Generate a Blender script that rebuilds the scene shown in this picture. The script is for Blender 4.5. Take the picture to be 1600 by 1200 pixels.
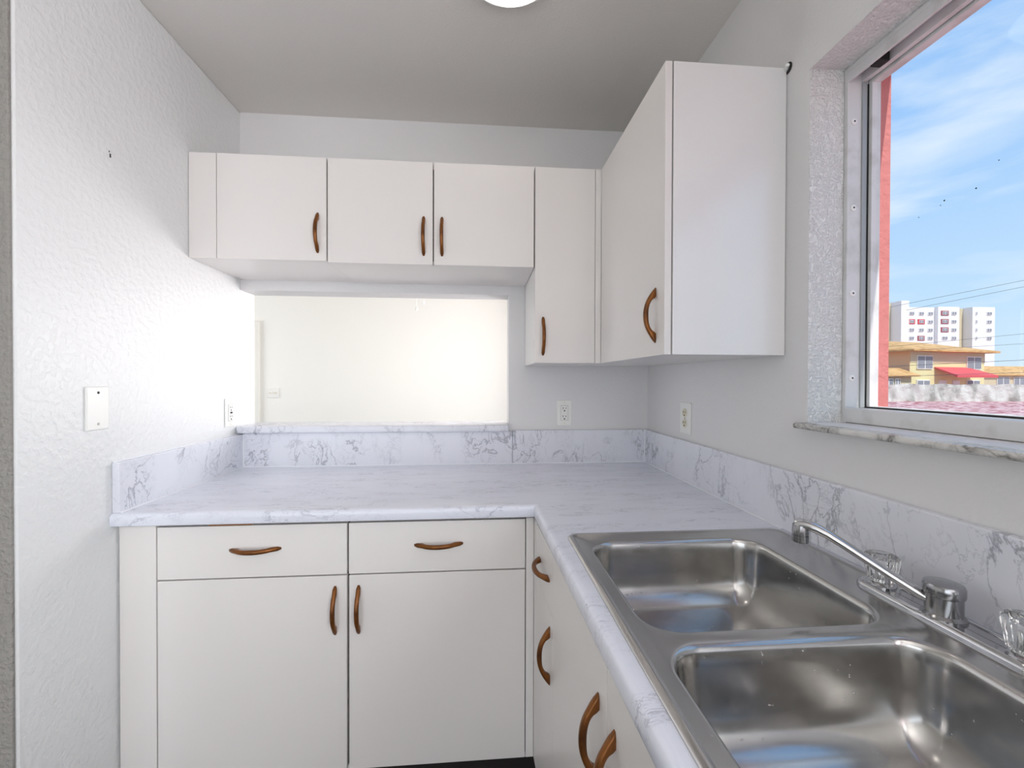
import bpy, bmesh, math, random
from mathutils import Vector, Matrix
random.seed(7)
for o in list(bpy.data.objects): bpy.data.objects.remove(o)
S = bpy.context.scene
C = S.collection

# ---------------------------------------------------------------- camera, sky, sun, lights, exposure
H = 1.2891                                   # eye height above the kitchen floor (metres)
F = 665.28; YAW, PITCH, ROLL = (math.radians(a) for a in (4.6376, -0.4724, 0.148))
FW = Vector((math.sin(YAW)*math.cos(PITCH), math.cos(YAW)*math.cos(PITCH), math.sin(PITCH)))
RT0 = Vector((math.cos(YAW), -math.sin(YAW), 0)); UP0 = RT0.cross(FW)
RT = RT0*math.cos(ROLL) + UP0*math.sin(ROLL); UP = UP0*math.cos(ROLL) - RT0*math.sin(ROLL)
cam = bpy.data.cameras.new('camera'); camo = bpy.data.objects.new('camera', cam); C.objects.link(camo)
cam.sensor_width = 36; cam.lens = F/1600*36; cam.clip_start = .02; cam.clip_end = 1000
camo.matrix_world = Matrix(((RT.x, UP.x, -FW.x, 0), (RT.y, UP.y, -FW.y, 0), (RT.z, UP.z, -FW.z, H), (0, 0, 0, 1)))
S.camera = camo
def at(u, v, d):                             # survey point: a far thing sighted at (u, v), d metres away
    p = (FW + RT*((u-800)/F) - UP*((v-600)/F))*d
    return Vector((p.x, p.y, p.z + H))

W = bpy.data.worlds.new('sky'); S.world = W; W.use_nodes = True
nt = W.node_tree; nt.nodes.clear()
def N(t, ty, **k):
    n = t.nodes.new(ty)
    for a, b in k.items(): setattr(n, a, b)
    return n
def lin(c): return tuple(((x/255)/12.92 if x/255 <= .04045 else ((x/255+.055)/1.055)**2.4) for x in c) + (1,)
def ramp(t, stops):
    r = N(t, 'ShaderNodeValToRGB'); e = r.color_ramp.elements
    while len(e) > 1: e.remove(e[-1])
    e[0].position = stops[0][0]; e[0].color = stops[0][1]
    for p, c in stops[1:]: x = e.new(p); x.color = c
    return r
tc = N(nt, 'ShaderNodeTexCoord'); sx = N(nt, 'ShaderNodeSeparateXYZ')
nt.links.new(tc.outputs['Generated'], sx.inputs[0])
grad = ramp(nt, [(0, lin((214, 234, 248))), (.12, lin((196, 226, 252))), (.40, lin((160, 202, 250))), (1, lin((130, 178, 236)))])
nt.links.new(sx.outputs['Z'], grad.inputs[0])
mp = N(nt, 'ShaderNodeMapping'); mp.inputs['Scale'].default_value = (1.6, 1.6, 7.5); mp.inputs['Rotation'].default_value = (.18, -.1, .3)
nt.links.new(tc.outputs['Generated'], mp.inputs[0])
nz = N(nt, 'ShaderNodeTexNoise'); nz.inputs['Scale'].default_value = 1.5; nz.inputs['Detail'].default_value = 6; nz.inputs['Roughness'].default_value = .55; nz.inputs['Distortion'].default_value = .4
nt.links.new(mp.outputs[0], nz.inputs['Vector'])
cr = ramp(nt, [(.44, (0, 0, 0, 1)), (.70, (.85, .85, .85, 1))]); nt.links.new(nz.outputs['Fac'], cr.inputs[0])
mx = N(nt, 'ShaderNodeMixRGB'); mx.inputs['Color2'].default_value = lin((240, 248, 255))
nt.links.new(cr.outputs[0], mx.inputs['Fac']); nt.links.new(grad.outputs[0], mx.inputs['Color1'])
bg = N(nt, 'ShaderNodeBackground'); bg.inputs['Strength'].default_value = 1.0
nt.links.new(mx.outputs[0], bg.inputs['Color'])
nt.links.new(bg.outputs[0], N(nt, 'ShaderNodeOutputWorld').inputs[0])

def sun(name, direction, strength, angle):
    l = bpy.data.lights.new(name, 'SUN'); l.energy = strength; l.angle = math.radians(angle); l.color = (1, .97, .92)
    o = bpy.data.objects.new(name, l); C.objects.link(o); o.rotation_euler = Vector(direction).to_track_quat('-Z', 'Y').to_euler()
sun('sun', (-.14, 1, -1.25), 3.3, .6)
def area(name, loc, direction, sx_, sy_, power, col=(1, 1, 1)):
    l = bpy.data.lights.new(name, 'AREA'); l.shape = 'RECTANGLE'; l.size = sx_; l.size_y = sy_; l.energy = power; l.color = col
    o = bpy.data.objects.new(name, l); C.objects.link(o); o.location = loc
    o.rotation_euler = Vector(direction).to_track_quat('-Z', 'Z').to_euler()
# far room window daylight, plus added fill lights in unseen openings made for them
area('fill_behind_camera', (1.06, -1.35, 1.55), (-1, 0, 0), 1.3, 1.1, 84, (.96, .98, 1))  # added fill through an invented opening behind the camera
area('daylight_far_room', (1.06, 3.1, 1.35), (-1, 0, 0), 1.4, 1.5, 56, (1, .985, .98))
area('fill_living', (-4.25, 3.4, 1.25), (1, 0, 0), 1.9, 1.9, 34, (1, .985, .98))  # added to brighten the far wall from the left
area('fill_rear', (-1.3, -2.56, 1.1), (0, 1, 0), 2.2, 2.0, 20, (1, .985, .96))  # added fill from the rear; the sliding door is invented
LAMP = 2.8
S.view_settings.view_transform = 'Standard'; S.view_settings.look = 'None'
S.view_settings.exposure = 0.12; S.view_settings.gamma = 1.0; S.view_settings.use_curve_mapping = False

# ---------------------------------------------------------------- helpers
def mat(name, col, rough=.5, metal=0., bump=None, spec=.5, coat=0., emit=0.):
    m = bpy.data.materials.new(name); m.use_nodes = True; t = m.node_tree; b = t.nodes['Principled BSDF']
    b.inputs['Base Color'].default_value = lin(col); b.inputs['Roughness'].default_value = rough
    b.inputs['Metallic'].default_value = metal; b.inputs['Specular IOR Level'].default_value = spec
    b.inputs['Coat Weight'].default_value = coat; b.inputs['Coat Roughness'].default_value = .12
    if emit: b.inputs['Emission Color'].default_value = lin(col); b.inputs['Emission Strength'].default_value = emit
    if bump:
        sc, st, dist, det = bump
        tcn = N(t, 'ShaderNodeTexCoord'); n = N(t, 'ShaderNodeTexNoise'); n.inputs['Scale'].default_value = sc; n.inputs['Detail'].default_value = det
        t.links.new(tcn.outputs['Object'], n.inputs['Vector'])
        r = ramp(t, [(.42, (0, 0, 0, 1)), (.62, (1, 1, 1, 1))]); t.links.new(n.outputs['Fac'], r.inputs[0])
        bp = N(t, 'ShaderNodeBump'); bp.inputs['Strength'].default_value = st; bp.inputs['Distance'].default_value = dist
        t.links.new(r.outputs[0], bp.inputs['Height']); t.links.new(bp.outputs[0], b.inputs['Normal'])
    return m
def vary(m, col2, scale, lo=.4, hi=.65, stretch=(1, 1, 1), detail=5, amount=1.):
    """mottle a material towards a second colour"""
    t = m.node_tree; b = t.nodes['Principled BSDF']; c1 = tuple(b.inputs['Base Color'].default_value)
    tcn = N(t, 'ShaderNodeTexCoord'); mpn = N(t, 'ShaderNodeMapping'); mpn.inputs['Scale'].default_value = stretch
    n = N(t, 'ShaderNodeTexNoise'); n.inputs['Scale'].default_value = scale; n.inputs['Detail'].default_value = detail
    t.links.new(tcn.outputs['Object'], mpn.inputs[0]); t.links.new(mpn.outputs[0], n.inputs['Vector'])
    r = ramp(t, [(lo, (0, 0, 0, 1)), (hi, (amount,)*3 + (1,))]); t.links.new(n.outputs['Fac'], r.inputs[0])
    x = N(t, 'ShaderNodeMixRGB'); x.inputs['Color1'].default_value = c1; x.inputs['Color2'].default_value = lin(col2)
    t.links.new(r.outputs[0], x.inputs['Fac']); t.links.new(x.outputs[0], b.inputs['Base Color'])
    return m
def marble(name, base, vein, stretch, rot, scale=5., rough=.22, width=.022, strength=.75, cloud=.10):
    m = mat(name, base, rough, spec=.5); t = m.node_tree; b = t.nodes['Principled BSDF']
    tcn = N(t, 'ShaderNodeTexCoord'); mpn = N(t, 'ShaderNodeMapping'); mpn.inputs['Scale'].default_value = stretch; mpn.inputs['Rotation'].default_value = rot
    t.links.new(tcn.outputs['Object'], mpn.inputs[0])
    def veins(sc, wd, seed):
        n = N(t, 'ShaderNodeTexNoise', noise_dimensions='4D'); n.inputs['W'].default_value = seed
        n.inputs['Scale'].default_value = sc; n.inputs['Detail'].default_value = 7; n.inputs['Roughness'].default_value = .6; n.inputs['Distortion'].default_value = .9
        t.links.new(mpn.outputs[0], n.inputs['Vector'])
        s = N(t, 'ShaderNodeMath', operation='SUBTRACT'); s.inputs[1].default_value = .5; t.links.new(n.outputs['Fac'], s.inputs[0])
        a = N(t, 'ShaderNodeMath', operation='ABSOLUTE'); t.links.new(s.outputs[0], a.inputs[0])
        r = ramp(t, [(0, (1, 1, 1, 1)), (wd, (0, 0, 0, 1))]); t.links.new(a.outputs[0], r.inputs[0]); return r
    v1 = veins(scale, width, 1.3); v2 = veins(scale*2.3, width*.7, 4.1)
    k = N(t, 'ShaderNodeTexNoise', noise_dimensions='4D'); k.inputs['W'].default_value = 9.; k.inputs['Scale'].default_value = scale*.9; k.inputs['Detail'].default_value = 2
    t.links.new(mpn.outputs[0], k.inputs['Vector'])
    kr = ramp(t, [(.41, (0, 0, 0, 1)), (.60, (1, 1, 1, 1))]); t.links.new(k.outputs['Fac'], kr.inputs[0])
    mxn = N(t, 'ShaderNodeMath', operation='MAXIMUM'); t.links.new(v1.outputs[0], mxn.inputs[0])
    h = N(t, 'ShaderNodeMath', operation='MULTIPLY'); h.inputs[1].default_value = .6; t.links.new(v2.outputs[0], h.inputs[0]); t.links.new(h.outputs[0], mxn.inputs[1])
    ml = N(t, 'ShaderNodeMath', operation='MULTIPLY'); t.links.new(mxn.outputs[0], ml.inputs[0]); t.links.new(kr.outputs[0], ml.inputs[1])
    c2 = N(t, 'ShaderNodeMath', operation='MULTIPLY_ADD'); c2.inputs[1].default_value = cloud; c2.inputs[2].default_value = 0
    t.links.new(kr.outputs[0], c2.inputs[0])
    s2 = N(t, 'ShaderNodeMath', operation='MULTIPLY_ADD', use_clamp=True); s2.inputs[1].default_value = strength
    t.links.new(ml.outputs[0], s2.inputs[0]); t.links.new(c2.outputs[0], s2.inputs[2])
    x = N(t, 'ShaderNodeMixRGB'); x.inputs['Color1'].default_value = lin(base); x.inputs['Color2'].default_value = lin(vein)
    t.links.new(s2.outputs[0], x.inputs['Fac']); t.links.new(x.outputs[0], b.inputs['Base Color'])
    return m

def box(bm, x0, x1, y0, y1, z0, z1, bev=0., seg=2):
    r = bmesh.ops.create_cube(bm, size=1.)['verts']
    for v in r:
        v.co = Vector(((x0+x1)/2 + v.co.x*(x1-x0), (y0+y1)/2 + v.co.y*(y1-y0), (z0+z1)/2 + v.co.z*(z1-z0)))
    if bev:
        es = {e for v in r for e in v.link_edges}
        bmesh.ops.bevel(bm, geom=list(es), offset=bev, segments=seg, profile=.5, affect='EDGES')
def BX(*a, **k):
    bm = bmesh.new(); box(bm, *a, **k); return bm
def boxes(*bs, **k):
    bm = bmesh.new()
    for b in bs: box(bm, *b, **k)
    return bm
def rings(bm, rs, close=False, cap0=True, cap1=True):
    """skin a list of point rings"""
    vs = [[bm.verts.new(p) for p in r] for r in rs]; n = len(vs[0])
    for a, b in zip(vs[:-1], vs[1:]):
        for i in range(n): bm.faces.new((a[i], a[(i+1) % n], b[(i+1) % n], b[i]))
    if close:
        for i in range(n): bm.faces.new((vs[-1][i], vs[-1][(i+1) % n], vs[0][(i+1) % n], vs[0][i]))
    else:
        if cap0: bm.faces.new(vs[0][::-1])
        if cap1: bm.faces.new(vs[-1])
    return vs
def lathe(bm, prof, c, n=32):
    """prof = [(radius, z)] about a vertical axis at c"""
    rings(bm, [[(c[0]+r*math.cos(2*math.pi*i/n), c[1]+r*math.sin(2*math.pi*i/n), c[2]+z) for i in range(n)] for r, z in prof])
def tube(bm, pts, rad, n=10, squash=1.):
    pts = [Vector(p) for p in pts]; rs = []
    for i, p in enumerate(pts):
        t = (pts[min(i+1, len(pts)-1)] - pts[max(i-1, 0)]).normalized()
        a = t.cross(Vector((0, 0, 1)))
        if a.length < 1e-4: a = Vector((1, 0, 0))
        a.normalize(); b = a.cross(t); r = rad[i] if isinstance(rad, (list, tuple)) else rad
        rs.append([p + a*r*math.cos(2*math.pi*k/n) + b*r*squash*math.sin(2*math.pi*k/n) for k in range(n)])
    rings(bm, rs)
def disc(bm, c, axis, r, depth, n=14):
    a = Vector(axis).normalized(); u = a.orthogonal().normalized(); v = a.cross(u); c = Vector(c)
    rings(bm, [[c + a*d + (u*math.cos(2*math.pi*i/n) + v*math.sin(2*math.pi*i/n))*rr for i in range(n)] for d, rr in ((0, r), (depth*.7, r), (depth, r*.75))])
def obj(name, bm, m, parent=None, smooth=False, label=None, angle=40):
    bmesh.ops.recalc_face_normals(bm, faces=bm.faces)
    me = bpy.data.meshes.new(name); bm.to_mesh(me); bm.free()
    for x in (m if isinstance(m, (list, tuple)) else [m]): me.materials.append(x)
    if smooth:
        for p in me.polygons: p.use_smooth = True
        me.set_sharp_from_angle(angle=math.radians(angle))
    o = bpy.data.objects.new(name, me); C.objects.link(o)
    if parent: o.parent = parent; o.matrix_parent_inverse = PINV.get(parent.name, Matrix())
    if label: o['label'] = label
    return o
PINV = {}
def thing(name, label, cat, loc, group=None):
    """an Empty at the thing's base; its parts are modelled in room coordinates"""
    o = bpy.data.objects.new(name, None); C.objects.link(o); o.location = loc; o.empty_display_size = .05
    PINV[o.name] = Matrix.Translation(-Vector(loc))
    o['label'] = label; o['category'] = cat
    if group: o['group'] = group
    return o
def tag(o, label, cat, group=None):
    o['label'] = label; o['category'] = cat
    if group: o['group'] = group
    return o
def struct(name, bm, m, **k):
    o = obj(name, bm, m, **k); o['kind'] = 'structure'; return o
def xform(bm, M): bmesh.ops.transform(bm, matrix=M, verts=bm.verts); return bm

# ---------------------------------------------------------------- materials
M = {}
M['wall'] = mat('wall_paint', (236, 237, 237), .36, bump=(60, .24, .0045, 3))
M['wall_rough'] = mat('reveal_stucco', (240, 240, 238), .6, bump=(150, .7, .006, 3))
M['wall_smooth'] = mat('wall_paint_smooth', (229, 228, 228), .5, bump=(120, .10, .002, 2))
M['ceiling'] = mat('ceiling_paint', (232, 229, 224), .8, bump=(160, .15, .002, 3))
M['shade_door_grey'] = mat('wall_shade_door_grey', (150, 147, 142), .8, bump=(90, .5, .005, 4))  # grey standing for shade on the left wall's end; also the door leaf
M['far_wall'] = mat('far_room_paint', (243, 243, 238), .7)
M['cab'] = mat('cabinet_enamel', (236, 232, 229), .30, bump=(220, .03, .001, 2))
M['cab_side'] = mat('cabinet_gloss_enamel', (238, 236, 235), .24, bump=(160, .05, .001, 2), spec=.9, coat=1.)
M['raw'] = mat('raw_chipboard', (150, 98, 56), .8)
M['gap_dark'] = mat('gap_shade_brown', (52, 42, 36), .8)  # dark brown for the painted shade in the cabinet gaps
M['toe'] = mat('toe_kick_black', (38, 34, 32), .7)
M['floor'] = vary(mat('dark_plank_floor', (58, 48, 42), .4), (36, 30, 27), 4, stretch=(1, 9, 1))
M['handle'] = vary(mat('bronze_handle', (134, 82, 36), .33, metal=.55), (92, 54, 24), 26)
M['top'] = marble('marble_laminate_top', (232, 235, 246), (168, 170, 184), (.7, 2.6, 1), (0, 0, .06), 9, .14, .015, .68, .05)
M['splash'] = marble('marble_laminate_splash', (234, 236, 244), (138, 140, 154), (1.2, 1.2, .8), (.5, .55, .3), 6.2, .25, .016, .72, .07)
M['sill'] = marble('sill_marble', (226, 224, 220), (120, 116, 110), (1, 1, 1), (.3, .2, .5), 16, .2, .05, .8, .25)
M['caulk'] = mat('white_caulk', (240, 242, 248), .4)
M['plate'] = mat('plastic_plate', (240, 240, 236), .3)
M['plate_ivory'] = mat('plastic_ivory', (226, 220, 196), .35)
M['slot'] = mat('dark_slot', (28, 27, 26), .6)
M['screw'] = mat('screw_steel', (150, 148, 146), .35, metal=.9)
M['steel'] = mat('brushed_steel', (194, 193, 191), .26, metal=1.)
M['chrome'] = mat('chrome', (205, 206, 208), .07, metal=1.)
M['chrome_dark'] = mat('worn_chrome', (165, 165, 167), .16, metal=1.)
M['alu'] = vary(mat('white_aluminium', (222, 222, 222), .42), (186, 184, 180), 14, .5, .75)
M['alu_track'] = mat('grey_aluminium', (168, 172, 174), .4, metal=.2)
M['rubber'] = mat('black_gasket', (20, 20, 20), .6)
M['pink'] = mat('pink_stucco', (204, 126, 121), .85, bump=(45, .35, .004, 3))
M['lamp_rim'] = mat('lamp_rim_white', (244, 243, 240), .35)
M['lamp'] = mat('lamp_opal_glass', (255, 248, 238), .3, emit=LAMP)
M['door'] = mat('door_white', (238, 236, 230), .45)
# steel: brushed streaks + light water spotting
t = M['steel'].node_tree; b = t.nodes['Principled BSDF']
tcn = N(t, 'ShaderNodeTexCoord'); mpn = N(t, 'ShaderNodeMapping'); mpn.inputs['Scale'].default_value = (14, 190, 190)
n = N(t, 'ShaderNodeTexNoise'); n.inputs['Scale'].default_value = 3.; n.inputs['Detail'].default_value = 3
t.links.new(tcn.outputs['Object'], mpn.inputs[0]); t.links.new(mpn.outputs[0], n.inputs['Vector'])
bp = N(t, 'ShaderNodeBump'); bp.inputs['Strength'].default_value = .03; bp.inputs['Distance'].default_value = .0004
t.links.new(n.outputs['Fac'], bp.inputs['Height']); t.links.new(bp.outputs[0], b.inputs['Normal'])
n2 = N(t, 'ShaderNodeTexNoise'); n2.inputs['Scale'].default_value = 22; n2.inputs['Detail'].default_value = 6
t.links.new(tcn.outputs['Object'], n2.inputs['Vector'])
rr = ramp(t, [(.4, (.17,)*3 + (1,)), (.75, (.25,)*3 + (1,))]); t.links.new(n2.outputs['Fac'], rr.inputs[0]); t.links.new(rr.outputs[0], b.inputs['Roughness'])
n3 = N(t, 'ShaderNodeTexNoise'); n3.inputs['Scale'].default_value = 130; n3.inputs['Detail'].default_value = 2
t.links.new(tcn.outputs['Object'], n3.inputs['Vector'])
n4 = N(t, 'ShaderNodeTexNoise'); n4.inputs['Scale'].default_value = 9; n4.inputs['Detail'].default_value = 2
t.links.new(tcn.outputs['Object'], n4.inputs['Vector'])
q = N(t, 'ShaderNodeMath', operation='MULTIPLY_ADD'); q.inputs[1].default_value = .22; t.links.new(n4.outputs['Fac'], q.inputs[0]); t.links.new(n3.outputs['Fac'], q.inputs[2])
r3 = ramp(t, [(.845, (1, 1, 1, 1)), (.88, (.15, .15, .15, 1))]); t.links.new(q.outputs[0], r3.inputs[0]); t.links.new(r3.outputs[0], b.inputs['Metallic'])   # dried water spots
# clear acrylic
def clear(name, ior=1.49, rough=.02):
    m = bpy.data.materials.new(name); m.use_nodes = True; b = m.node_tree.nodes['Principled BSDF']
    b.inputs['Base Color'].default_value = (.97, .97, .95, 1); b.inputs['Transmission Weight'].default_value = 1.; b.inputs['IOR'].default_value = ior; b.inputs['Roughness'].default_value = rough
    return m
M['acrylic'] = clear('clear_acrylic')
# thin window pane: mostly passes light straight through, mirrors a little
m = bpy.data.materials.new('window_glass'); m.use_nodes = True; t = m.node_tree; t.nodes.clear()
tr = N(t, 'ShaderNodeBsdfTransparent'); tr.inputs[0].default_value = (.97, .98, .98, 1); gl = N(t, 'ShaderNodeBsdfGlossy'); gl.inputs['Roughness'].default_value = .02
ms = N(t, 'ShaderNodeMixShader'); ms.inputs[0].default_value = .012
t.links.new(tr.outputs[0], ms.inputs[1]); t.links.new(gl.outputs[0], ms.inputs[2]); t.links.new(ms.outputs[0], N(t, 'ShaderNodeOutputMaterial').inputs[0])
M['glass'] = m

# ---------------------------------------------------------------- the room
XL, XR, D, ZC = -1.021, .792, 1.931, 2.44
WIN = (-.15, .965, 1.19, 2.038)              # kitchen window opening (y0, y1, z0, z1)
def wall_x(bm, x0, x1, y0, y1, z0, z1, holes):
    """wall slab with its faces square to x, holes = (y0, y1, z0, z1)"""
    y = y0
    for (a, b_, c, d) in sorted(holes):
        box(bm, x0, x1, y, a, z0, z1); box(bm, x0, x1, a, b_, z0, c); box(bm, x0, x1, a, b_, d, z1); y = b_
    box(bm, x0, x1, y, y1, z0, z1)
struct('floor', BX(-4.3, 1.0, -2.7, 5.0, -.1, 0), M['floor'])
struct('ceiling', BX(-4.3, 1.0, -2.7, 5.0, ZC, ZC+.12), M['ceiling'])
holes = [WIN, (-2.0, -.7, 1.0, 2.1), (2.35, 3.85, .6, 2.1)]  # the opening behind the camera is made for the added fill light
bm = bmesh.new(); wall_x(bm, XR, .93, -2.7, 5.0, 0, ZC, holes); struct('wall_right', bm, M['wall_smooth'])
bm = bmesh.new(); wall_x(bm, .93, 1.003, -2.7, 5.0, -.6, ZC+.3, holes); struct('wall_outside', bm, M['pink'])
wl = struct('wall_left', BX(XL-.13, XL, 1.028, 2.050, 0, ZC, bev=.006), M['wall'])
struct('wall_end_shade_1', BX(XL-.13, XL-.0015, 1.020, 1.0275, 0, ZC, bev=.002), M['shade_door_grey'])  # end face of the left wall, its shade put into the grey
# back wall around the pass-through (x from the left wall to .142, z 1.06 to 1.677)
struct('wall_back', boxes((XL, XR, D, 2.050, 0, 1.055), (XL, XR, D, 2.050, 1.677, ZC), (.142, XR, D, 2.050, 1.055, 1.677)), M['wall_smooth'])
struct('wall_far', BX(-4.3, 1.0, 4.8, 4.92, 0, ZC), M['far_wall'])
bm = bmesh.new(); wall_x(bm, -4.3, -4.18, -2.7, 5.0, 0, ZC, [(2.4, 4.4, .3, 2.2)]); struct('wall_living', bm, M['far_wall'])  # opening made for the added living room fill
struct('wall_rear', boxes((-4.2, -2.4, -2.62, -2.5, 0, ZC), (-.2, XR, -2.62, -2.5, 0, ZC), (-2.4, -.2, -2.62, -2.5, 2.1, ZC)), M['wall_smooth'])  # gap left for the added rear fill light
# small knocks in the paint
nh = obj('nail_hole', boxes((XL-.001, XL+.0012, 1.276, 1.280, 1.907, 1.918), (XL-.001, XL+.001, 1.2735, 1.276, 1.920, 1.925), bev=.0008), M['slot'], wl)

# far room: door casing, switch
d1 = thing('door_1', 'white door casing on the far room wall', 'door', (-2.6, 4.79, 0)); d1['kind'] = 'structure'; del d1['category']
obj('casing', boxes((-2.39, -2.335, 4.775, 4.8, 0, 1.92), (-3.3, -2.39, 4.775, 4.8, 1.86, 1.92), bev=.004), M['door'], d1)
obj('casing_bead', BX(-2.352, -2.333, 4.768, 4.78, 0, 1.922, bev=.003), M['door'], d1)
obj('door_leaf', BX(-3.25, -2.40, 4.79, 4.80, 0, 1.86), M['shade_door_grey'], d1)
sw = thing('light_switch', 'white double switch plate on the far room wall beside the door casing', 'light switch', (-2.202, 4.8, 1.15))
obj('plate', BX(-2.262, -2.142, 4.791, 4.80, 1.096, 1.204, bev=.003), M['plate'], sw)
for x in (-2.228, -2.176):
    tg = obj('toggle', BX(x-.006, x+.006, 4.778, 4.792, 1.143, 1.157, bev=.002), M['plate_ivory'], sw)
# ceiling fan in the far room: only the ends of its pull chains hang into view
fan = thing('ceiling_fan', 'white ceiling fan whose pull chains show through the pass-through', 'ceiling fan', (-.53, 4.0, ZC))
bm = bmesh.new(); lathe(bm, [(.06, 0), (.06, -.03), (.015, -.04), (.015, -.09), (.10, -.10), (.11, -.16), (.06, -.2), (.0, -.2)][:-1], (-.53, 4.0, ZC), 24); obj('motor', bm, M['plate'], fan, smooth=True)
for k in range(5):
    bm = BX(.10, .58, -.06, .06, -.006, .006, bev=.004); xform(bm, Matrix.Translation((-.53, 4.0, ZC-.13)) @ Matrix.Rotation(k*math.tau/5+.2, 4, 'Z') @ Matrix.Rotation(.2, 4, 'X'))
    obj('blade', bm, M['plate'], fan)
for x, z in ((-.562, 1.955), (-.498, 2.015)):
    bm = bmesh.new(); tube(bm, [(x, 4.0, ZC-.18), (x, 4.0, z)], .0022, 6); ch = obj('pull_chain', bm, M['plate'], fan)
    bm = bmesh.new(); lathe(bm, [(.003, .0), (.012, -.01), (.012, -.025), (.004, -.035)], (x, 4.0, z+.012), 12); obj('pull_knob', bm, M['plate'], ch, smooth=True)

# ---------------------------------------------------------------- kitchen window
w1 = thing('window_1', 'white aluminium kitchen window above the sink', 'window', (.9, .4, WIN[2])); w1['kind'] = 'structure'; del w1['category']
y0, y1, z0, z1 = WIN; e = .0005
obj('frame_jamb', BX(.880, .955, y1-.012, y1-e, z0, z1-e, bev=.0015), M['alu'], w1)
obj('frame_jamb', BX(.880, .955, y0+e, y0+.012, z0, z1-e, bev=.0015), M['alu'], w1)
obj('frame_lip', BX(.914, .926, y1-.016, y1-.012, z0+.036, z1-.036, bev=.001), M['alu_track'], w1)
obj('frame_lip', BX(.914, .926, y0+.012, y0+.022, z0+.036, z1-.036, bev=.001), M['alu_track'], w1)
obj('frame_head', boxes((.880, .955, y0+.012, y1-.012, z1-.012, z1-e), (.880, .886, y0+.012, y1-.012, z1-.034, z1-.012), (.914, .926, y0+.012, y1-.012, z1-.034, z1-.012), bev=.001), M['alu'], w1)
obj('frame_sill', BX(.880, .926, y0+.012, y1-.012, z0+.001, z0+.035, bev=.002), M['alu'], w1)
obj('frame_sill', BX(.9265, .955, y0+.012, y1-.012, z0+.001, z0+.020, bev=.002), M['alu_track'], w1, label='grey outer track of the window sill')
ss = obj('sash', boxes((.930, .952, y1-.0245, y1-.014, z0+.022, z1-.014), (.930, .952, .38, .406, z0+.022, z1-.014), (.930, .952, .406, y1-.0245, z0+.022, z0+.040), (.930, .952, .406, y1-.0245, z1-.040, z1-.014), bev=.001), M['alu'], w1)
obj('gasket', boxes((.9265, .930, y1-.016, y1-.0125, z0+.036, z1-.04), (.9262, .9300, y0+.02, y1-.0125, z0+.0352, z0+.0385)), M['rubber'], w1)
obj('sash', boxes((.930, .952, y0+.014, y0+.040, z0+.022, z1-.02), (.930, .952, .352, .378, z0+.022, z1-.02), (.930, .952, y0+.04, .352, z0+.022, z0+.050), (.930, .952, y0+.04, .352, z1-.050, z1-.02), bev=.001), M['alu'], w1)
pane = obj('pane', BX(.940, .943, .404, y1-.023, z0+.038, z1-.038), M['glass'], ss)
obj('pane', BX(.940, .943, y0+.038, .354, z0+.048, z1-.048), M['glass'], w1)
bm = bmesh.new()
for (yy, zz, r) in ((.79, 1.655, .0016), (.735, 1.655, .0015), (.797, 1.648, .0010), (.70, 1.69, .001), (.84, 1.64, .001), (.66, 1.36, .0015), (.655, 1.37, .0012)):
    disc(bm, (.9398, yy, zz), (-1, 0, 0), r, .0006, 8)
sp = obj('speck', bm, M['slot'], ss); sp['kind'] = 'stuff'
for zz in (1.909, 1.704, 1.500, 1.297):
    bm = bmesh.new(); disc(bm, (.895, y1-.0118, zz), (0, -1, 0), .0075, .003, 16); s_ = obj('screw', bm, M['lamp_rim'], w1, smooth=True)
    bm = bmesh.new(); disc(bm, (.895, y1-.0149, zz), (0, -1, 0), .0022, .0006, 8); obj('screw_slot', bm, M['slot'], s_)
# latch tab at the head
obj('latch', boxes((.887, .912, y1-.085, y1-.06, z1-.036, z1-.013), bev=.003), M['rubber'], w1)
# stuccoed reveal of the opening
wr = bpy.data.objects['wall_right']
obj('reveal', BX(.7925, .8795, y1-.0012, y1+.001, z0, z1), M['wall_rough'], wr); obj('reveal', BX(.7925, .8795, y0, y1-.0012, z1-.0012, z1+.001), M['wall_rough'], wr)
# marble stool
bm = BX(.760, .9, y0-.03, y1+.008, 1.176, 1.1895, bev=.005, seg=3)
tag(obj('window_sill', bm, M['sill'], smooth=True), 'grey veined marble sill under the kitchen window', 'window sill')
# broken curtain bracket
br = thing('curtain_bracket', 'broken white plastic curtain bracket stub on the wall by the window', 'bracket', (.792, 1.03, 2.09))
bm = bmesh.new(); disc(bm, (.7915, 1.036, 2.090), (-1, 0, 0), .014, .002, 14); obj('socket', bm, M['slot'], br)
bm = bmesh.new(); tube(bm, [(.790, 1.046, 2.083), (.776, 1.058, 2.084), (.770, 1.060, 2.094), (.773, 1.058, 2.104)], [.008, .0075, .006, .003], 8); obj('hook', bm, M['plate'], br, smooth=True)
bm = bmesh.new(); tube(bm, [(.790, 1.044, 2.088), (.782, 1.026, 2.091)], [.006, .005], 8); obj('anchor', bm, M['plate'], br, smooth=True)

# ---------------------------------------------------------------- ceiling lamp
lp = thing('ceiling_lamp', 'round white flush ceiling lamp over the kitchen', 'ceiling lamp', (.085, 1.145, ZC))
bm = bmesh.new(); lathe(bm, [(.150, 0), (.157, -.006), (.157, -.016), (.150, -.024), (.140, -.026), (.135, -.020)], (.085, 1.145, ZC), 64); obj('rim', bm, M['lamp_rim'], lp, smooth=True)
bm = bmesh.new(); lathe(bm, [(.136, -.019), (.134, -.030), (.122, -.046), (.095, -.060), (.055, -.069), (.008, -.072)], (.085, 1.145, ZC), 48); obj('shade', bm, M['lamp'], lp, smooth=True)

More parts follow.
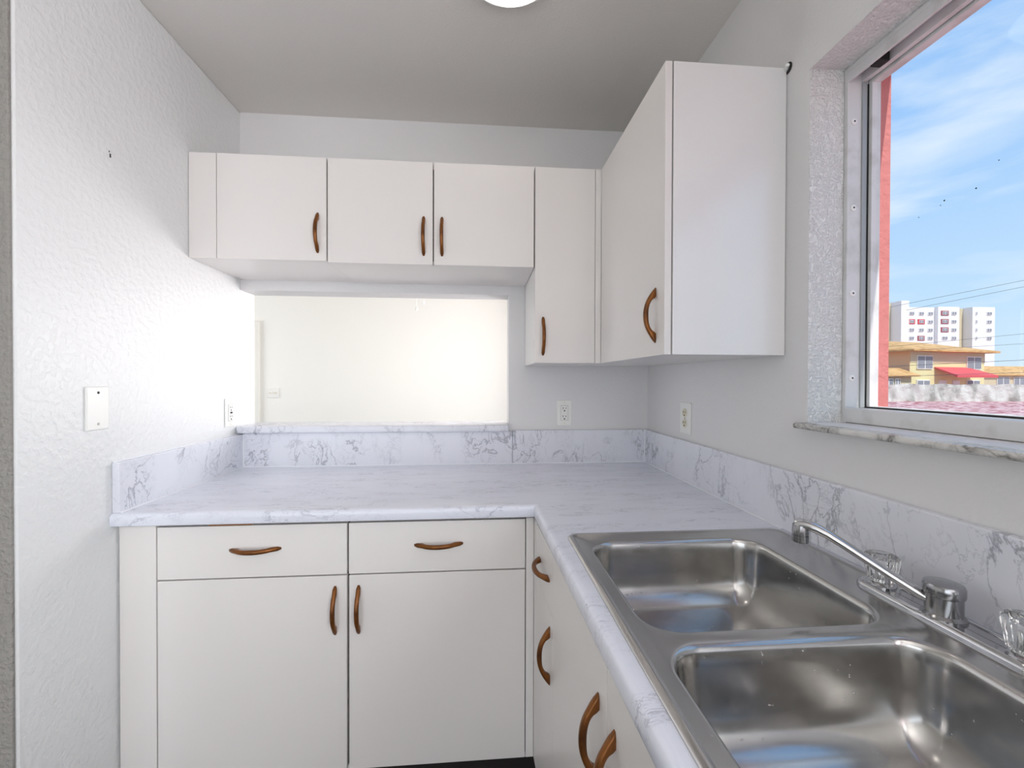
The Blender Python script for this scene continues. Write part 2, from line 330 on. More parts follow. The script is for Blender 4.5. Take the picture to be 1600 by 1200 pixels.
# ---------------------------------------------------------------- bow handles (one mesh shared by all)
def handle_mesh(L=.146, h=.033, w=.0065):
    bm = bmesh.new(); rs = []; n = 36
    for i in range(n+1):
        t_ = -1 + 2*i/n; a = abs(t_)
        out = .0015 + (h-.0015)*(1-a**2.1)
        inn = 0. if a > .62 else (h-.0118)*math.sqrt(1-(a/.62)**2.4)
        ww = w*(1 - .10*a - (.45*max(0, (a-.88)/.12)))
        z = t_*L/2; mid = (out+inn)/2; hh = (out-inn)/2
        rs.append([(ww*cx, -(mid + hh*cy), z) for cx, cy in ((1, -.45), (1, .4), (.72, .85), (.3, 1), (-.3, 1), (-.72, .85), (-1, .4), (-1, -.45), (-.7, -1), (.7, -1))])
    rings(bm, rs); bmesh.ops.recalc_face_normals(bm, faces=bm.faces)
    me = bpy.data.meshes.new('handle'); bm.to_mesh(me); bm.free(); me.materials.append(M['handle'])
    for p in me.polygons: p.use_smooth = True
    me.set_sharp_from_angle(angle=math.radians(50)); return me
HM = handle_mesh()
def handle(parent, Mw):
    """Mw: world placement; mesh stands off towards local -y and runs along local z"""
    o = bpy.data.objects.new('handle', HM); C.objects.link(o); o.parent = parent
    root = parent.parent or parent
    # the parent's rest matrix is identity in room coordinates (its own inverse is stored)
    o.matrix_parent_inverse = Matrix(); o.matrix_local = Mw
    o['label'] = 'brown bronze bow handle'
    return o
HOR = Matrix.Rotation(math.pi/2, 4, 'Y')
TL = Matrix.Translation

# ---------------------------------------------------------------- base cabinet on the back wall
YF = 1.295
bc = thing('base_cabinet', 'white base cabinet with two drawers over two doors under the pass-through', 'cabinet', (-.42, 1.6, 0))
obj('body', boxes((-1.017, -1.0, YF+.02, 1.925, .112, .872), (.152, .168, YF+.02, 1.925, .112, .872), (-1.0, .152, YF+.02, 1.925, .112, .128), (-1.0, .152, 1.910, 1.925, .128, .872), (-.392, -.374, YF+.03, 1.91, .128, .85)), M['cab'], bc)
obj('filler_panel', BX(-1.016, -.9180, YF, YF+.019, .128, .872, bev=.0012), M['cab'], bc)
obj('filler_panel', BX(.1495, .1735, YF, YF+.019, .128, .868, bev=.0012), M['cab'], bc)
obj('toe_kick', BX(-1.016, .24, YF+.065, YF+.08, 0, .112), M['toe'], bc)
obj('gap_shade', boxes((-1.0, .15, YF+.0205, YF+.03, .845, .8755), (-1.0, .15, YF+.0205, YF+.03, .695, .728), (-.40, -.366, YF+.0205, YF+.03, .128, .845), (-.935, -.895, YF+.0205, YF+.03, .128, .845), (.135, .152, YF+.0205, YF+.03, .128, .845)), M['gap_dark'], bc)  # dark strips behind the drawer and door gaps, painting their shade
for x0_, x1_, hx, dz in ((-.9145, -.3855, -.645, 0), (-.3800, .1470, -.1155, .002)):
    dr = obj('drawer', BX(x0_, x1_, YF, YF+.019, .713, .8645, bev=.0014), M['cab'], bc)
    handle(dr, TL((hx, YF, .795)) @ Matrix.Rotation(-.012, 4, 'Y') @ HOR)
for x0_, x1_, hx in ((-.9145, -.3855, -.419), (-.3790, .1470, -.351)):
    dr = obj('door', BX(x0_, x1_, YF, YF+.019, .128, .7090, bev=.0014), M['cab'], bc)
    handle(dr, TL((hx, YF, .606)))
obj('bare_edge', BX(-.775, -.655, YF+.001, YF+.016, .8652, .8695, bev=.0015), M['raw'], bc, label='chipped bare wood edge under the worktop')

# ---------------------------------------------------------------- cabinets of the sink run (the run stands a little askew)
RUN = TL((.174, 1.295, 0)) @ Matrix.Rotation(math.radians(1.9), 4, 'Z')
SIDE = RUN @ Matrix.Rotation(-math.pi/2, 4, 'Z')          # handle stand-off towards -x
def runbox(*bs, bev=0.): return xform(boxes(*bs, bev=bev), RUN)
def rh(parent, yl, z, hor=False):
    o = handle(parent, RUN @ TL((0, yl, z)) @ Matrix.Rotation(-math.pi/2, 4, 'Z') @ (HOR if hor else Matrix())); return o
nc = thing('base_cabinet', 'narrow white base cabinet in the corner beside the sink run, one drawer and one door', 'cabinet', (.42, 1.15, 0))
obj('body', runbox((.02, .56, -.285, -.27, .112, .872), (.02, .56, -.05, -.035, .112, .872), (.02, .56, -.27, -.05, .112, .128), (.545, .56, -.27, -.05, .128, .872)), M['cab'], nc)
obj('filler_panel', runbox((0, .019, -.047, .0, .128, .868), bev=.001), M['cab'], nc)
dr = obj('drawer', runbox((0, .019, -.2835, -.0505, .713, .8645), bev=.0012), M['cab'], nc); rh(dr, -.168, .785, True)
dr = obj('door', runbox((0, .019, -.2835, -.0495, .128, .7115), bev=.0012), M['cab'], nc); rh(dr, -.243, .598)
obj('toe_kick', runbox((.065, .08, -.285, 0, 0, .112)), M['toe'], nc)
sc_ = thing('base_cabinet', 'white sink base cabinet with a pair of doors below the steel sink', 'cabinet', (.45, .6, 0))
obj('body', runbox((.02, .56, -1.055, -1.04, .112, .70), (.02, .56, -.301, -.286, .112, .70), (.02, .56, -1.04, -.301, .112, .128), (.02, .035, -1.04, -.301, .80, .872)), M['cab'], sc_)
for a, b_, hy in ((-.6665, -.2845, -.630), (-1.055, -.669, -.704)):
    dr = obj('door', runbox((0, .019, a, b_, .128, .8645), bev=.0012), M['cab'], sc_); rh(dr, hy, .715)
obj('toe_kick', runbox((.065, .08, -1.055, -.286, 0, .112)), M['toe'], sc_)

# ---------------------------------------------------------------- L-shaped worktop, with the sink cut-out
def rrect(x0, x1, y0, y1, r, n=8):
    p = []
    for cx, cy, a0 in ((x1-r, y1-r, 0), (x0+r, y1-r, 90), (x0+r, y0+r, 180), (x1-r, y0+r, 270)):
        for k in range(n+1):
            a = math.radians(a0 + 90*k/n); p.append((cx + r*math.cos(a), cy + r*math.sin(a)))
    return p
def fill(bm, loops, z):
    es = []; vl = []
    for lp_ in loops:
        vs = [bm.verts.new((x, y, z)) for x, y in lp_]; vl.append(vs)
        for i in range(len(vs)): es.append(bm.edges.new((vs[i], vs[(i+1) % len(vs)])))
    bmesh.ops.triangle_fill(bm, use_beauty=True, use_dissolve=False, edges=es)
    return vl
ct = thing('countertop', 'L-shaped white marble-pattern laminate worktop with backsplash', 'countertop', (-.1, 1.5, .876))
ZT, ZB = .914, .876
Pf = [(-1.020, 1.268), (.170, 1.268), (.2095, -.6)]                       # front edge line
inn = .014
Pi = [(-1.020, 1.268+inn), (.170+inn, 1.268+inn), (.2095+inn, -.6)]
outline = [(-1.020, 1.930), Pi[0], Pi[1], Pi[2], (.791, -.6), (.791, 1.930)]
hole = rrect(.232, .745, .195, 1.000, .03, 4)
bm = bmesh.new(); top = fill(bm, [outline, hole], ZT); bot = fill(bm, [outline, hole], ZB)
for a, b_ in zip(top, bot):
    for i in range(len(a)):
        j = (i+1) % len(a); bm.faces.new((a[i], a[j], b_[j], b_[i]))
obj('slab', bm, M['top'], ct)
prof = [(0, ZT), (.0045, ZT-.0004), (.0085, ZT-.002), (.0118, ZT-.0052), (.0138, ZT-.010), (.0142, ZT-.016), (.0142, ZB+.010), (.0125, ZB+.003), (.008, ZB+.0002), (0, ZB)]
bm = bmesh.new(); rs = []
dirs = [(0, -1), None, None]
for k, (px, py) in enumerate(Pi):
    fx, fy = Pf[k]; rs.append([(px + (fx-px)*o_/.014, py + (fy-py)*o_/.014, z) for o_, z in prof])
rs[2] = [(Pi[2][0] - o_, Pi[2][1], z) for o_, z in prof]
rings(bm, rs); obj('rolled_edge', bm, M['top'], ct, smooth=True, angle=35)
for nm, b_ in (('backsplash', (-1.020, -1.000, 1.276, 1.911, ZT, 1.056)), ('backsplash', (-1.0, .158, 1.9115, 1.930, ZT, 1.060)), ('backsplash', (.159, .7715, 1.9095, 1.930, ZT, 1.064)), ('backsplash', (.772, .7915, -.6, 1.930, ZT, 1.064))):
    obj(nm, BX(*b_, bev=.0025), M['splash'], ct)
obj('caulk_bead', boxes((-1.001, -.9965, 1.280, 1.911, ZT-.001, ZT+.004), (-1.0, .772, 1.906, 1.912, ZT-.001, ZT+.0035), (-1.001, -.9965, 1.907, 1.912, ZT, 1.056), (-1.0205, -1.016, 1.28, 1.925, 1.055, 1.060), (.768, .7725, 1.02, 1.91, ZT-.001, ZT+.003), (.768, .7722, 1.905, 1.91, ZT, 1.062), bev=.001), M['caulk'], ct)
# pass-through ledge
tag(obj('serving_ledge', BX(-1.020, .1415, 1.886, 2.085, 1.0605, 1.092, bev=.008, seg=4), M['splash'], smooth=True), 'marble-pattern ledge on the sill of the pass-through', 'ledge')

# ---------------------------------------------------------------- double-bowl sink
sk = thing('kitchen_sink', 'brushed stainless steel double-bowl sink set in the worktop', 'sink', (.487, .6, .74))
SX0, SX1, SY0, SY1 = .214, .7615, .180, 1.019
B1 = (.250, .655, .604, .968); B2 = (.250, .655, .216, .580)
def ring(x0, x1, y0, y1, r, ins, z, n=10): return [(x, y, z) for x, y in rrect(x0+ins, x1-ins, y0+ins, y1-ins, max(r-ins*.85, .004), n)]
bm = bmesh.new()
rs = [ring(SX0, SX1, SY0, SY1, .030, i_, ZT+z) for i_, z in ((0, .0002), (.0005, .0022), (.003, .0042), (.009, .0050), (.0125, .0048), (.0150, .0026), (.017, .0018))]
vs = rings(bm, rs, cap0=False, cap1=False)
deck_z = ZT+.0018
r1 = [(.0, 0), (.0035, -.0010), (.0065, -.004), (.0085, -.010), (.0105, -.03), (.0135, -.070), (.0165, -.090), (.0225, -.108), (.0315, -.122), (.044, -.133), (.060, -.1395), (.080, -.1425), (.11, -.1435)]
inner = []
bl = []
for B in (B1, B2):
    rr_ = [ring(*B, .062, i_, deck_z+z) for i_, z in r1]
    bl.append(rings(bm, rr_, cap0=False, cap1=True)[0])
es = []
for loop in [vs[-1]] + bl:
    for i in range(len(loop)):
        a, b_ = loop[i], loop[(i+1) % len(loop)]
        es.append(bm.edges.get((a, b_)) or bm.edges.new((a, b_)))
bmesh.ops.triangle_fill(bm, use_beauty=True, use_dissolve=False, edges=es)
bowl = obj('basin', bm, M['steel'], sk, smooth=True, angle=50)
for B in (B1, B2):
    cx, cy = (B[0]+B[1])/2, (B[2]+B[3])/2; zf = deck_z-.1435
    bm = bmesh.new(); lathe(bm, [(.056, .0006), (.054, .003), (.044, .0035), (.040, .001), (.006, .0008)], (cx, cy, zf), 32); dn = obj('drain', bm, M['chrome'], sk, smooth=True)
    bm = bmesh.new()
    for k in range(6): disc(bm, (cx+.024*math.cos(k*1.047), cy+.024*math.sin(k*1.047), zf+.001), (0, 0, 1), .006, .0012, 10)
    obj('drain_hole', bm, M['slot'], dn)

# ---------------------------------------------------------------- faucet
ZD = deck_z
fc = thing('faucet', 'chrome two-handle kitchen faucet with swivel spout behind the sink', 'faucet', (.720, .6, ZD))
bm = bmesh.new()
rings(bm, [ring(.692, .746, .462, .738, .026, i_, ZD+z, 8) for i_, z in ((0, 0), (0, .006), (.002, .010), (.0055, .0125), (.0075, .0118), (.010, .0098))], cap0=True, cap1=True)
obj('base_plate', bm, M['chrome'], fc, smooth=True, angle=35)
bm = bmesh.new(); lathe(bm, [(.027, .0095), (.027, .013), (.0245, .0155), (.0225, .017), (.0225, .043), (.0245, .0445), (.0250, .047), (.0250, .058), (.0235, .0615), (.019, .063), (.003, .0635)], (.720, .600, ZD), 36); cp = obj('spout_hub', bm, M['chrome_dark'], fc, smooth=True, angle=35)
# spout swings over the far bowl
a0 = Vector((.720, .600, ZD+.032)); tip = Vector((.592, .738, 0))
dxy = Vector((tip.x-a0.x, tip.y-a0.y, 0)); Ls = dxy.length; dxy.normalize()
path = []; rad = []
for s_, z, r in ((.012, .030, .0098), (.03, .038, .0094), (.06, .054, .0092), (.09, .071, .0094), (.12, .088, .0098), (.145, .1015, .0105), (.160, .1075, .0112), (.172, .1105, .0118), (.184, .1110, .0122), (.193, .1095, .0118)):
    path.append((a0.x+dxy.x*s_, a0.y+dxy.y*s_, ZD+z)); rad.append(r)
bm = bmesh.new(); tube(bm, path, rad, 16, .78); spt = obj('spout', bm, M['chrome'], fc, smooth=True)
ex, ey = a0.x+dxy.x*.186, a0.y+dxy.y*.186
bm = bmesh.new(); lathe(bm, [(.0090, .113), (.0128, .1095), (.0136, .101), (.0136, .0935), (.0120, .093), (.0120, .0915), (.0138, .091), (.0138, .0795), (.0122, .078), (.0098, .078), (.009, .082)], (ex, ey, ZD), 24); obj('aerator', bm, M['chrome_dark'], spt, smooth=True, angle=30)
for ky in (.702, .498):
    c = (.720, ky, ZD)
    bm = bmesh.new(); lathe(bm, [(.021, .0095), (.021, .0125), (.017, .0155), (.010, .017), (.010, .026), (.0085, .048)], c, 24); st = obj('handle_stem', bm, M['chrome'], fc, smooth=True, angle=35)
    nn = 32; rs = []
    for r, z, fl in ((.0185, .019, .0), (.0205, .022, .05), (.0225, .034, .075), (.0245, .046, .085), (.0262, .056, .085), (.0258, .061, .05), (.022, .0645, .0), (.012, .0660, 0)):
        rs.append([(c[0]+r*(1-fl*(i % 2))*math.cos(math.tau*i/nn), c[1]+r*(1-fl*(i % 2))*math.sin(math.tau*i/nn), c[2]+z) for i in range(nn)])
    bm = bmesh.new(); rings(bm, rs); obj('knob', bm, M['acrylic'], fc, label='clear fluted acrylic knob')
    bm = bmesh.new(); lathe(bm, [(.0075, .0662), (.0075, .0676), (.002, .0680)], c, 16); obj('knob_cap', bm, M['chrome'], fc, smooth=True)

# ---------------------------------------------------------------- upper cabinets
YU, ZU0, ZU1 = 1.599, 1.7205, 2.0955
def upper(label, x0, x1, z0, z1, extra=()):
    c = thing('wall_cabinet', label, 'cabinet', ((x0+x1)/2, 1.77, z0))
    obj('body', boxes((x0, x0+.016, YU+.0195, 1.930, z0, z1), (x1-.016, x1, YU+.0195, 1.930, z0, z1), (x0+.016, x1-.016, YU+.0195, 1.930, z0, z0+.016), (x0+.016, x1-.016, YU+.0195, 1.930, z1-.016, z1), (x0+.016, x1-.016, 1.918, 1.930, z0+.016, z1-.016), bev=.0006), M['cab'], c)
    return c
ua = upper('white wall cabinet with filler strip and single door against the left wall', -1.0195, -.5465, ZU0+.001, ZU1-.002)
obj('filler_panel', BX(-1.0195, -.9275, YU, YU+.019, ZU0+.001, ZU1-.001, bev=.001), M['cab'], ua)
dr = obj('door', BX(-.9252, -.5482, YU, YU+.019, ZU0+.001, ZU1, bev=.0014), M['cab'], ua); handle(dr, TL((-.578, YU, 1.822)))
obj('gap_shade', BX(-.935, -.918, YU+.0195, YU+.0199, ZU0+.02, ZU1-.02), M['gap_dark'], ua)  # dark strip that paints the shade in the filler gap
ub = upper('white double-door wall cabinet above the pass-through', -.5425, .2135, ZU0-.003, ZU1-.002)
for x0_, x1_, hx in ((-.5430, -.1662, -.199), (-.1618, .2112, -.132)):
    dr = obj('door', BX(x0_, x1_, YU, YU+.019, ZU0-.004, ZU1, bev=.0014), M['cab'], ub); handle(dr, TL((hx, YU, 1.8215)))
obj('gap_shade', boxes((-.18, -.148, YU+.0197, YU+.0290, ZU0+.005, ZU1-.006)), M['gap_dark'], ub)  # shade between the two doors, painted as a dark strip
uc = upper('tall narrow white wall cabinet right of the pass-through, with one door', .2155, .470, 1.355, ZU1-.002)
dr = obj('door', BX(.2160, .4465, YU, YU+.019, 1.356, ZU1, bev=.0014), M['cab'], uc); handle(dr, TL((.247, YU, 1.457)))
obj('filler_panel', BX(.4480, .4705, YU, YU+.019, 1.356, ZU1, bev=.001), M['cab'], uc)
XE, YE = .4705, 1.040
ud = thing('wall_cabinet', 'tall white wall cabinet on the window wall with a glossy end panel', 'cabinet', (.64, 1.3, 1.356))
obj('body', boxes((XE+.0195, .7905, 1.583, 1.599, 1.357, ZU1-.002), (XE+.0195, .7905, YE+.016, 1.583, 1.357, 1.373), (XE+.0195, .7905, YE+.016, 1.583, ZU1-.018, ZU1-.002), (.779, .7905, YE+.016, 1.583, 1.373, ZU1-.018), (.471, .7905, 1.6, 1.929, 1.357, 1.372), bev=.0005), M['cab'], ud)
obj('end_panel', BX(XE+.0205, .7905, YE, YE+.0155, 1.356, ZU1-.002, bev=.0012), M['cab_side'], ud)
dr = obj('door', BX(XE, XE+.018, YE+.003, 1.5975, 1.356, ZU1, bev=.0014), M['cab'], ud)
handle(dr, TL((XE, 1.097, 1.463)) @ Matrix.Rotation(-math.pi/2, 4, 'Z'))

# ---------------------------------------------------------------- wall plates
def plate_frame(c, nx):
    """matrix whose local -y looks out of the wall along nx"""
    a = math.atan2(nx[1], nx[0]) + math.pi/2
    return TL(c) @ Matrix.Rotation(a, 4, 'Z')
def decora(label, c, nrm):
    o = thing('power_outlet', label, 'outlet', c); Mx = plate_frame(c, nrm)
    obj('plate', xform(BX(-.035, .035, -.006, .0002, -.0585, .0585, bev=.0025), Mx), M['plate'], o)
    ins = obj('insert', xform(BX(-.0168, .0168, -.0082, -.005, -.0335, .0335, bev=.001), Mx), M['plate'], o)
    obj('insert_gap', xform(BX(-.0178, .0178, -.0064, -.005, -.0345, .0345), Mx), M['screw'], o)
    for zc in (-.0185, .0185):
        obj('slot', xform(boxes((-.0078, -.0052, -.0086, -.008, zc-.001, zc+.008), (.0052, .0078, -.0086, -.008, zc, zc+.007), (-.003, .003, -.0086, -.008, zc-.011, zc-.0055)), Mx), M['slot'], ins)
    for zc in (-.048, .048):
        bm = bmesh.new(); disc(bm, (0, -.0058, zc), (0, -1, 0), .003, .0008, 10); obj('screw', xform(bm, Mx), M['plate_ivory'], o)
    return o, Mx, ins
decora('white outlet plate on the back wall right of the pass-through', (.3975, D, 1.141), (0, -1))
o, Mx, ins = decora('white outlet with test buttons on the left wall by the ledge', (XL, 1.845, 1.1535), (1, 0))
obj('button', xform(boxes((-.0075, -.001, -.0095, -.008, -.0035, .0035), (.001, .0075, -.0095, -.008, -.0035, .0035), bev=.0006), Mx), M['slot'], ins)
o = thing('power_outlet', 'old white duplex outlet with ivory sockets on the window wall', 'outlet', (XR, 1.559, 1.148)); Mx = plate_frame((XR, 1.559, 1.148), (-1, 0))
obj('plate', xform(BX(-.040, .040, -.006, .0002, -.0600, .0600, bev=.0025), Mx), M['plate'], o)
for zc in (-.0195, .0195):
    bm = bmesh.new(); disc(bm, (0, 0, 0), (0, -1, 0), .0165, .003, 24); xform(bm, Mx @ TL((0, -.0055, zc))); so = obj('socket', bm, M['plate_ivory'], o)
    obj('slot', xform(boxes((-.0080, -.0054, -.0091, -.008, zc-.001, zc+.008), (.0054, .0080, -.0091, -.008, zc, zc+.007), (-.003, .003, -.0091, -.008, zc-.011, zc-.0055)), Mx), M['slot'], so)
bm = bmesh.new(); disc(bm, (0, -.0058, 0), (0, -1, 0), .003, .001, 10); obj('screw', xform(bm, Mx), M['screw'], o)
o = thing('blank_plate', 'blank white cover plate with two screws on the left wall', 'wall plate', (XL, 1.2295, 1.2115)); Mx = plate_frame((XL, 1.2295, 1.2115), (1, 0))
obj('plate', xform(BX(-.0345, .0345, -.006, .0002, -.0585, .0585, bev=.0028), Mx), M['plate'], o)
for zc in (-.042, .042):
    bm = bmesh.new(); disc(bm, (0, -.0058, zc), (0, -1, 0), .0036, .0012, 12); obj('screw', xform(bm, Mx), M['slot' if zc > 0 else 'screw'], o)

# ---------------------------------------------------------------- outside, seen through the window
GZ = -.6
ground = vary(mat('red_gravel', (158, 78, 84), .95), (232, 204, 202), 2.2, .46, .56, detail=8)
struct('ground', BX(1.1, 260, -60, 260, GZ-.2, GZ), ground)
EM = {k: mat('outside_'+k, c, .85) for k, c in dict(white=(232, 232, 230), yellow=(228, 218, 166), tan=(214, 176, 140), roof=(214, 172, 116), beige=(206, 194, 164), red=(206, 72, 82), maroon=(160, 86, 92), pane=(142, 146, 154), frame=(236, 236, 232), cable=(70, 74, 80), awning=(216, 92, 98), soffit=(150, 130, 110)).items()}
vary(EM['roof'], (176, 128, 76), 1.2, .45, .7, stretch=(1, 1, 6))
tarp = vary(mat('white_tarp', (208, 207, 200), .7, bump=(.9, .6, .12, 3)), (160, 160, 152), .8, .46, .66, stretch=(1.4, 1.4, .5))
def frame2(P0, P1):
    w_ = Vector((P1.x-P0.x, P1.y-P0.y, 0)); L = w_.length; w_.normalize(); n_ = Vector((-w_.y, w_.x, 0))
    return Matrix(((w_.x, n_.x, 0, P0.x), (w_.y, n_.y, 0, P0.y), (0, 0, 1, 0), (0, 0, 0, 1))), L
# --- yellow two-storey house
Mh, L = frame2(at(1422, 560, 45), at(1538, 560, 48))
hs = thing('house', 'yellow two-storey house with tan hip roof and red awning', 'house', Mh @ Vector((L/2, 4, GZ)))
eave = at(1422, 546, 45).z
obj('wall', xform(BX(0, L, 0, 9, GZ, eave), Mh), EM['yellow'], hs, label='yellow stucco walls')
obj('shaded_side_wall', xform(BX(-.06, 0, -.0, 9, GZ, eave), Mh), EM['tan'], hs, label='side wall with its shade painted as tan')  # sheet over the house side, shade put into its colour
obj('band', xform(BX(0, L, -.05, 0, eave-1.35, eave-.02), Mh), EM['beige'], hs, label='beige band under the eaves')
bm = bmesh.new(); ov = .9; zr = eave+1.35
vv = [bm.verts.new(p) for p in ((-ov, -ov, eave), (L+ov, -ov, eave), (L+ov, 9+ov, eave), (-ov, 9+ov, eave), (3.2, 4.5, zr), (L-3.2, 4.5, zr), (-ov, -ov, eave-.2), (L+ov, -ov, eave-.2), (L+ov, 9+ov, eave-.2), (-ov, 9+ov, eave-.2))]
for f_ in ((0, 1, 5, 4), (1, 2, 5), (2, 3, 4, 5), (3, 0, 4), (0, 1, 7, 6), (1, 2, 8, 7), (2, 3, 9, 8), (3, 0, 6, 9), (6, 7, 8, 9)): bm.faces.new([vv[i] for i in f_])
obj('roof', xform(bm, Mh), EM['roof'], hs, label='tan hip roof')
def win(parent, Mx, x0, x1, z0, z1, panes=2, y=-.06, fm='frame'):
    wd = obj('window', xform(BX(x0, x1, y-.06, y+.06, z0, z1), Mx), EM[fm], parent)
    step = (x1-x0)/panes
    for k in range(panes):
        obj('pane', xform(BX(x0+step*k+.08, x0+step*(k+1)-.08, y-.09, y-.05, z0+.1, z1-.1), Mx), EM['pane'], wd)
zb = eave-2.05
win(hs, Mh, .9, 3.2, zb, zb+1.45); win(hs, Mh, L-3.0, L-.7, zb, zb+1.45)
zl = at(1440, 600, 45).z - .9
win(hs, Mh, .9, 2.8, zl, zl+1.35); win(hs, Mh, L-3.0, L-.9, zl, zl+1.35)
for x in (4.3, 6.4): obj('door', xform(BX(x, x+1.1, -.08, 0, GZ, zl+1.3), Mh), EM['white'], hs)
bm = bmesh.new(); za = at(1460, 573, 45.2).z; zc_ = at(1460, 586, 44.6).z
vv = [bm.verts.new(p) for p in ((3.6, 0, za), (8.9, 0, za), (9.9, -2.0, zc_), (3.6, -2.0, zc_), (3.6, 0, za-.1), (8.9, 0, za-.1), (9.9, -2.0, zc_-.25), (3.6, -2.0, zc_-.25))]
for f_ in ((0, 1, 2, 3), (7, 6, 5, 4), (0, 4, 5, 1), (1, 5, 6, 2), (2, 6, 7, 3), (3, 7, 4, 0)): bm.faces.new([vv[i] for i in f_])
obj('awning', xform(bm, Mh), EM['awning'], hs, label='red sloping awning')
# --- low wings either side
def bungalow(label, P0, P1, depth, ev, rise, wins):
    Mx, L_ = frame2(P0, P1); c = thing('house', label, 'house', Mx @ Vector((L_/2, depth/2, GZ)))
    obj('wall', xform(BX(0, L_, 0, depth, GZ, ev), Mx), EM['beige'], c)
    bm = bmesh.new(); o_ = .5
    vv = [bm.verts.new(p) for p in ((-o_, -o_, ev), (L_+o_, -o_, ev), (L_+o_, depth+o_, ev), (-o_, depth+o_, ev), (-o_, depth/2, ev+rise), (L_+o_, depth/2, ev+rise), (-o_, -o_, ev-.15), (L_+o_, -o_, ev-.15), (L_+o_, depth+o_, ev-.15), (-o_, depth+o_, ev-.15))]
    for f_ in ((0, 1, 5, 4), (2, 3, 4, 5), (1, 2, 5), (3, 0, 4), (0, 1, 7, 6), (1, 2, 8, 7), (2, 3, 9, 8), (3, 0, 6, 9), (6, 7, 8, 9)): bm.faces.new([vv[i] for i in f_])
    obj('roof', xform(bm, Mx), EM['roof'], c, label='tan tiled roof')
    for a, b_ in wins: win(c, Mx, a, b_, ev-1.6, ev-.35)
    return c
bungalow('low beige house with tan roof on the right of the yellow house', at(1510, 585, 62), at(1640, 585, 64), 6, at(1541, 585, 62).z, 1.35, ((5.2, 7.4), (8.2, 10.2)))
bungalow('low beige house with tan roof between the pink wall and the yellow house', at(1330, 586, 42), at(1424, 586, 43.4), 3, at(1424, 586, 43).z, .75, ((1.0, 2.6), (3.85, 5.0), (5.25, 5.85)))
# --- apartment tower
Mt, Lt = frame2(at(1400, 560, 150), at(1546, 560, 152))
tw = thing('apartment_tower', 'tall white apartment block with red window panels behind the yellow house', 'building', Mt @ Vector((Lt/2, 8, GZ)))
def tx(u): return (u-1400)/146*Lt
ztop = at(1470, 480, 150).z; zst = at(1408, 470.5, 150).z
obj('wall', xform(BX(tx(1416), tx(1494), 0, 14, GZ, ztop), Mt), EM['white'], tw)
obj('stair_tower', xform(BX(tx(1404), tx(1416), -.8, 10, GZ, zst), Mt), EM['white'], tw)
obj('side_wing', xform(BX(tx(1375), tx(1404), 3, 12, GZ, at(1395, 473, 152).z), Mt), EM['beige'], tw)
obj('bay', xform(BX(tx(1459), tx(1492), -1.2, 0, GZ, ztop+.1), Mt), EM['white'], tw)
obj('shaded_side', xform(BX(tx(1490), tx(1512), 1.5, 14, GZ, ztop), Mt), EM['beige'], tw)  # tower face turned from the sun, its shade painted as beige
obj('wing', xform(BX(tx(1511), tx(1546), -1.5, 12, GZ, ztop+.1), Mt), EM['white'], tw)
sz = 12.9*150/F; zrow = at(1423, 489.5, 150).z
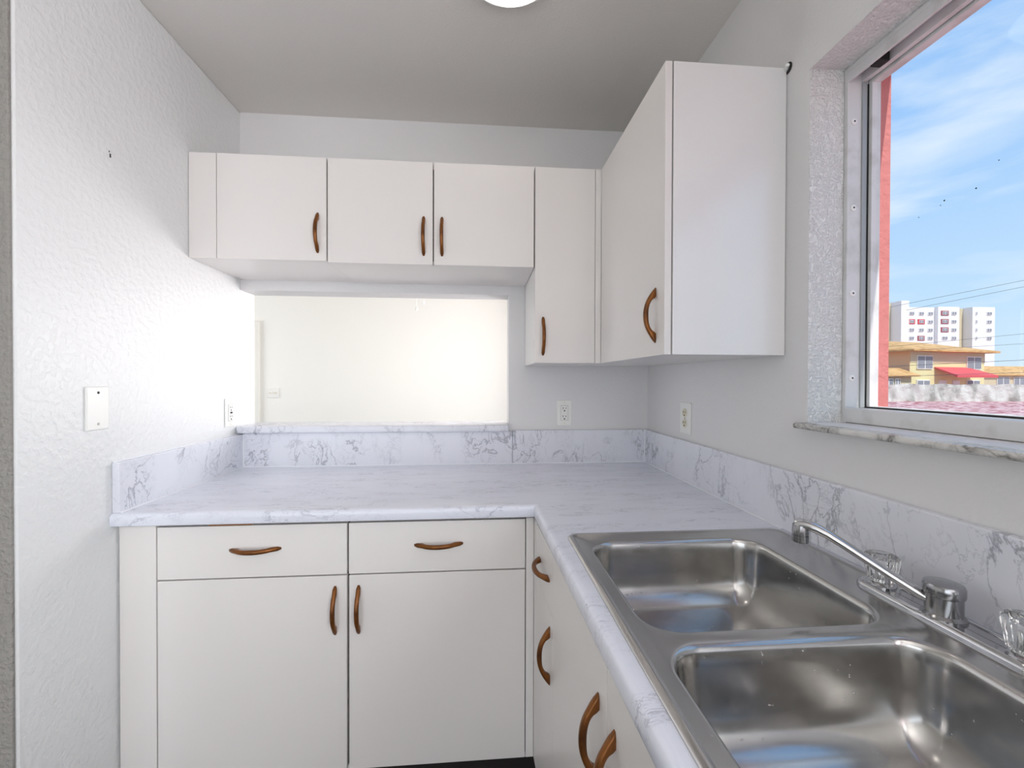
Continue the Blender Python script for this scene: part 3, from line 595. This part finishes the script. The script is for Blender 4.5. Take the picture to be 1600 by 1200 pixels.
for r_ in range(4):
    zc = zrow - r_*sz
    for u_, wpx, y_ in ((1423, 7, -.05), (1438, 7, -.05), (1452, 7, -.05), (1469, 8, -1.25), (1483, 7, -1.25), (1516.5, 2, -1.55), (1536.5, 7, -1.55)):
        x0_, x1_ = tx(u_-wpx/2), tx(u_+wpx/2)
        red = (r_ == 1 and u_ in (1423, 1438)) or (u_ == 1469 and r_ < 3) or (r_ == 3 and u_ == 1438)
        if red: obj('red_panel', xform(BX(tx(u_-wpx/2-1.8), tx(u_+wpx/2+1.8), y_-.12, y_+.1, zc-.85, zc+.85), Mt), EM['red' if r_ == 1 and u_ < 1450 else 'maroon'], tw)
        wd = obj('window', xform(BX(x0_, x1_, y_-.2, y_+.05, zc-.55, zc+.55), Mt), EM['frame'], tw)
        k = 2 if wpx > 3 else 1
        for q in range(k):
            st_ = (x1_-x0_)/k; obj('pane', xform(BX(x0_+st_*q+.1, x0_+st_*(q+1)-.1, y_-.26, y_-.18, zc-.45, zc+.45), Mt), EM['pane'], wd)
# --- tarp-covered fence
Mf, Lf = frame2(at(1300, 612, 40), at(1700, 612, 41))
zf1 = at(1480, 600.5, 40).z
bm = bmesh.new(); nx, nz_ = 160, 10
grid = [[bm.verts.new((Lf*i/nx, .10*math.sin(i*.55+j*.35)*math.sin(i*.21)+.06*random.random(), GZ+(zf1-GZ)*j/nz_ + (.05*math.sin(i*.3) if j == nz_ else 0))) for j in range(nz_+1)] for i in range(nx+1)]
for i in range(nx):
    for j in range(nz_): bm.faces.new((grid[i][j], grid[i+1][j], grid[i+1][j+1], grid[i][j+1]))
fe = thing('fence', 'long white tarp-covered fence in front of the houses', 'fence', Mf @ Vector((Lf/2, 0, GZ)))
cl_ = obj('tarp', xform(bm, Mf), tarp, fe, smooth=True)
for k in range(9): obj('post', xform(BX(Lf*k/8-.05, Lf*k/8+.05, .18, .28, GZ, zf1-.05), Mf), EM['frame'], fe)
# --- overhead cables
for i, (a, b_, d, lab) in enumerate((((1415, 475), (1600, 438), 30, 'topmost overhead cable in the sky, climbing to the right'), ((1440, 480), (1600, 448), 30, 'second overhead cable from the top, above the apartment block'), ((1480, 533), (1600, 521.5), 34, 'third overhead cable, crossing the right block of the tower'), ((1500, 543), (1600, 537), 36, 'faint fourth overhead cable just above the yellow house roof'), ((1390, 572.5), (1600, 562.5), 30, 'fifth overhead cable, crossing the yellow house at mid height'), ((1390, 588.5), (1600, 582), 30, 'lowest overhead cable, crossing the red awning'))):
    P, Q = at(*a, d), at(*b_, d); v_ = Q-P; bm = bmesh.new()
    p0 = P - v_*(1.2 if i not in (0, 1) else .15); q0 = Q + v_*1.5
    tube(bm, [p0, P, Q, q0], .016 if i > 3 else .013, 6)
    tag(obj('overhead_cable', bm, EM['cable']), lab, 'cable', 'overhead cables outside the window')
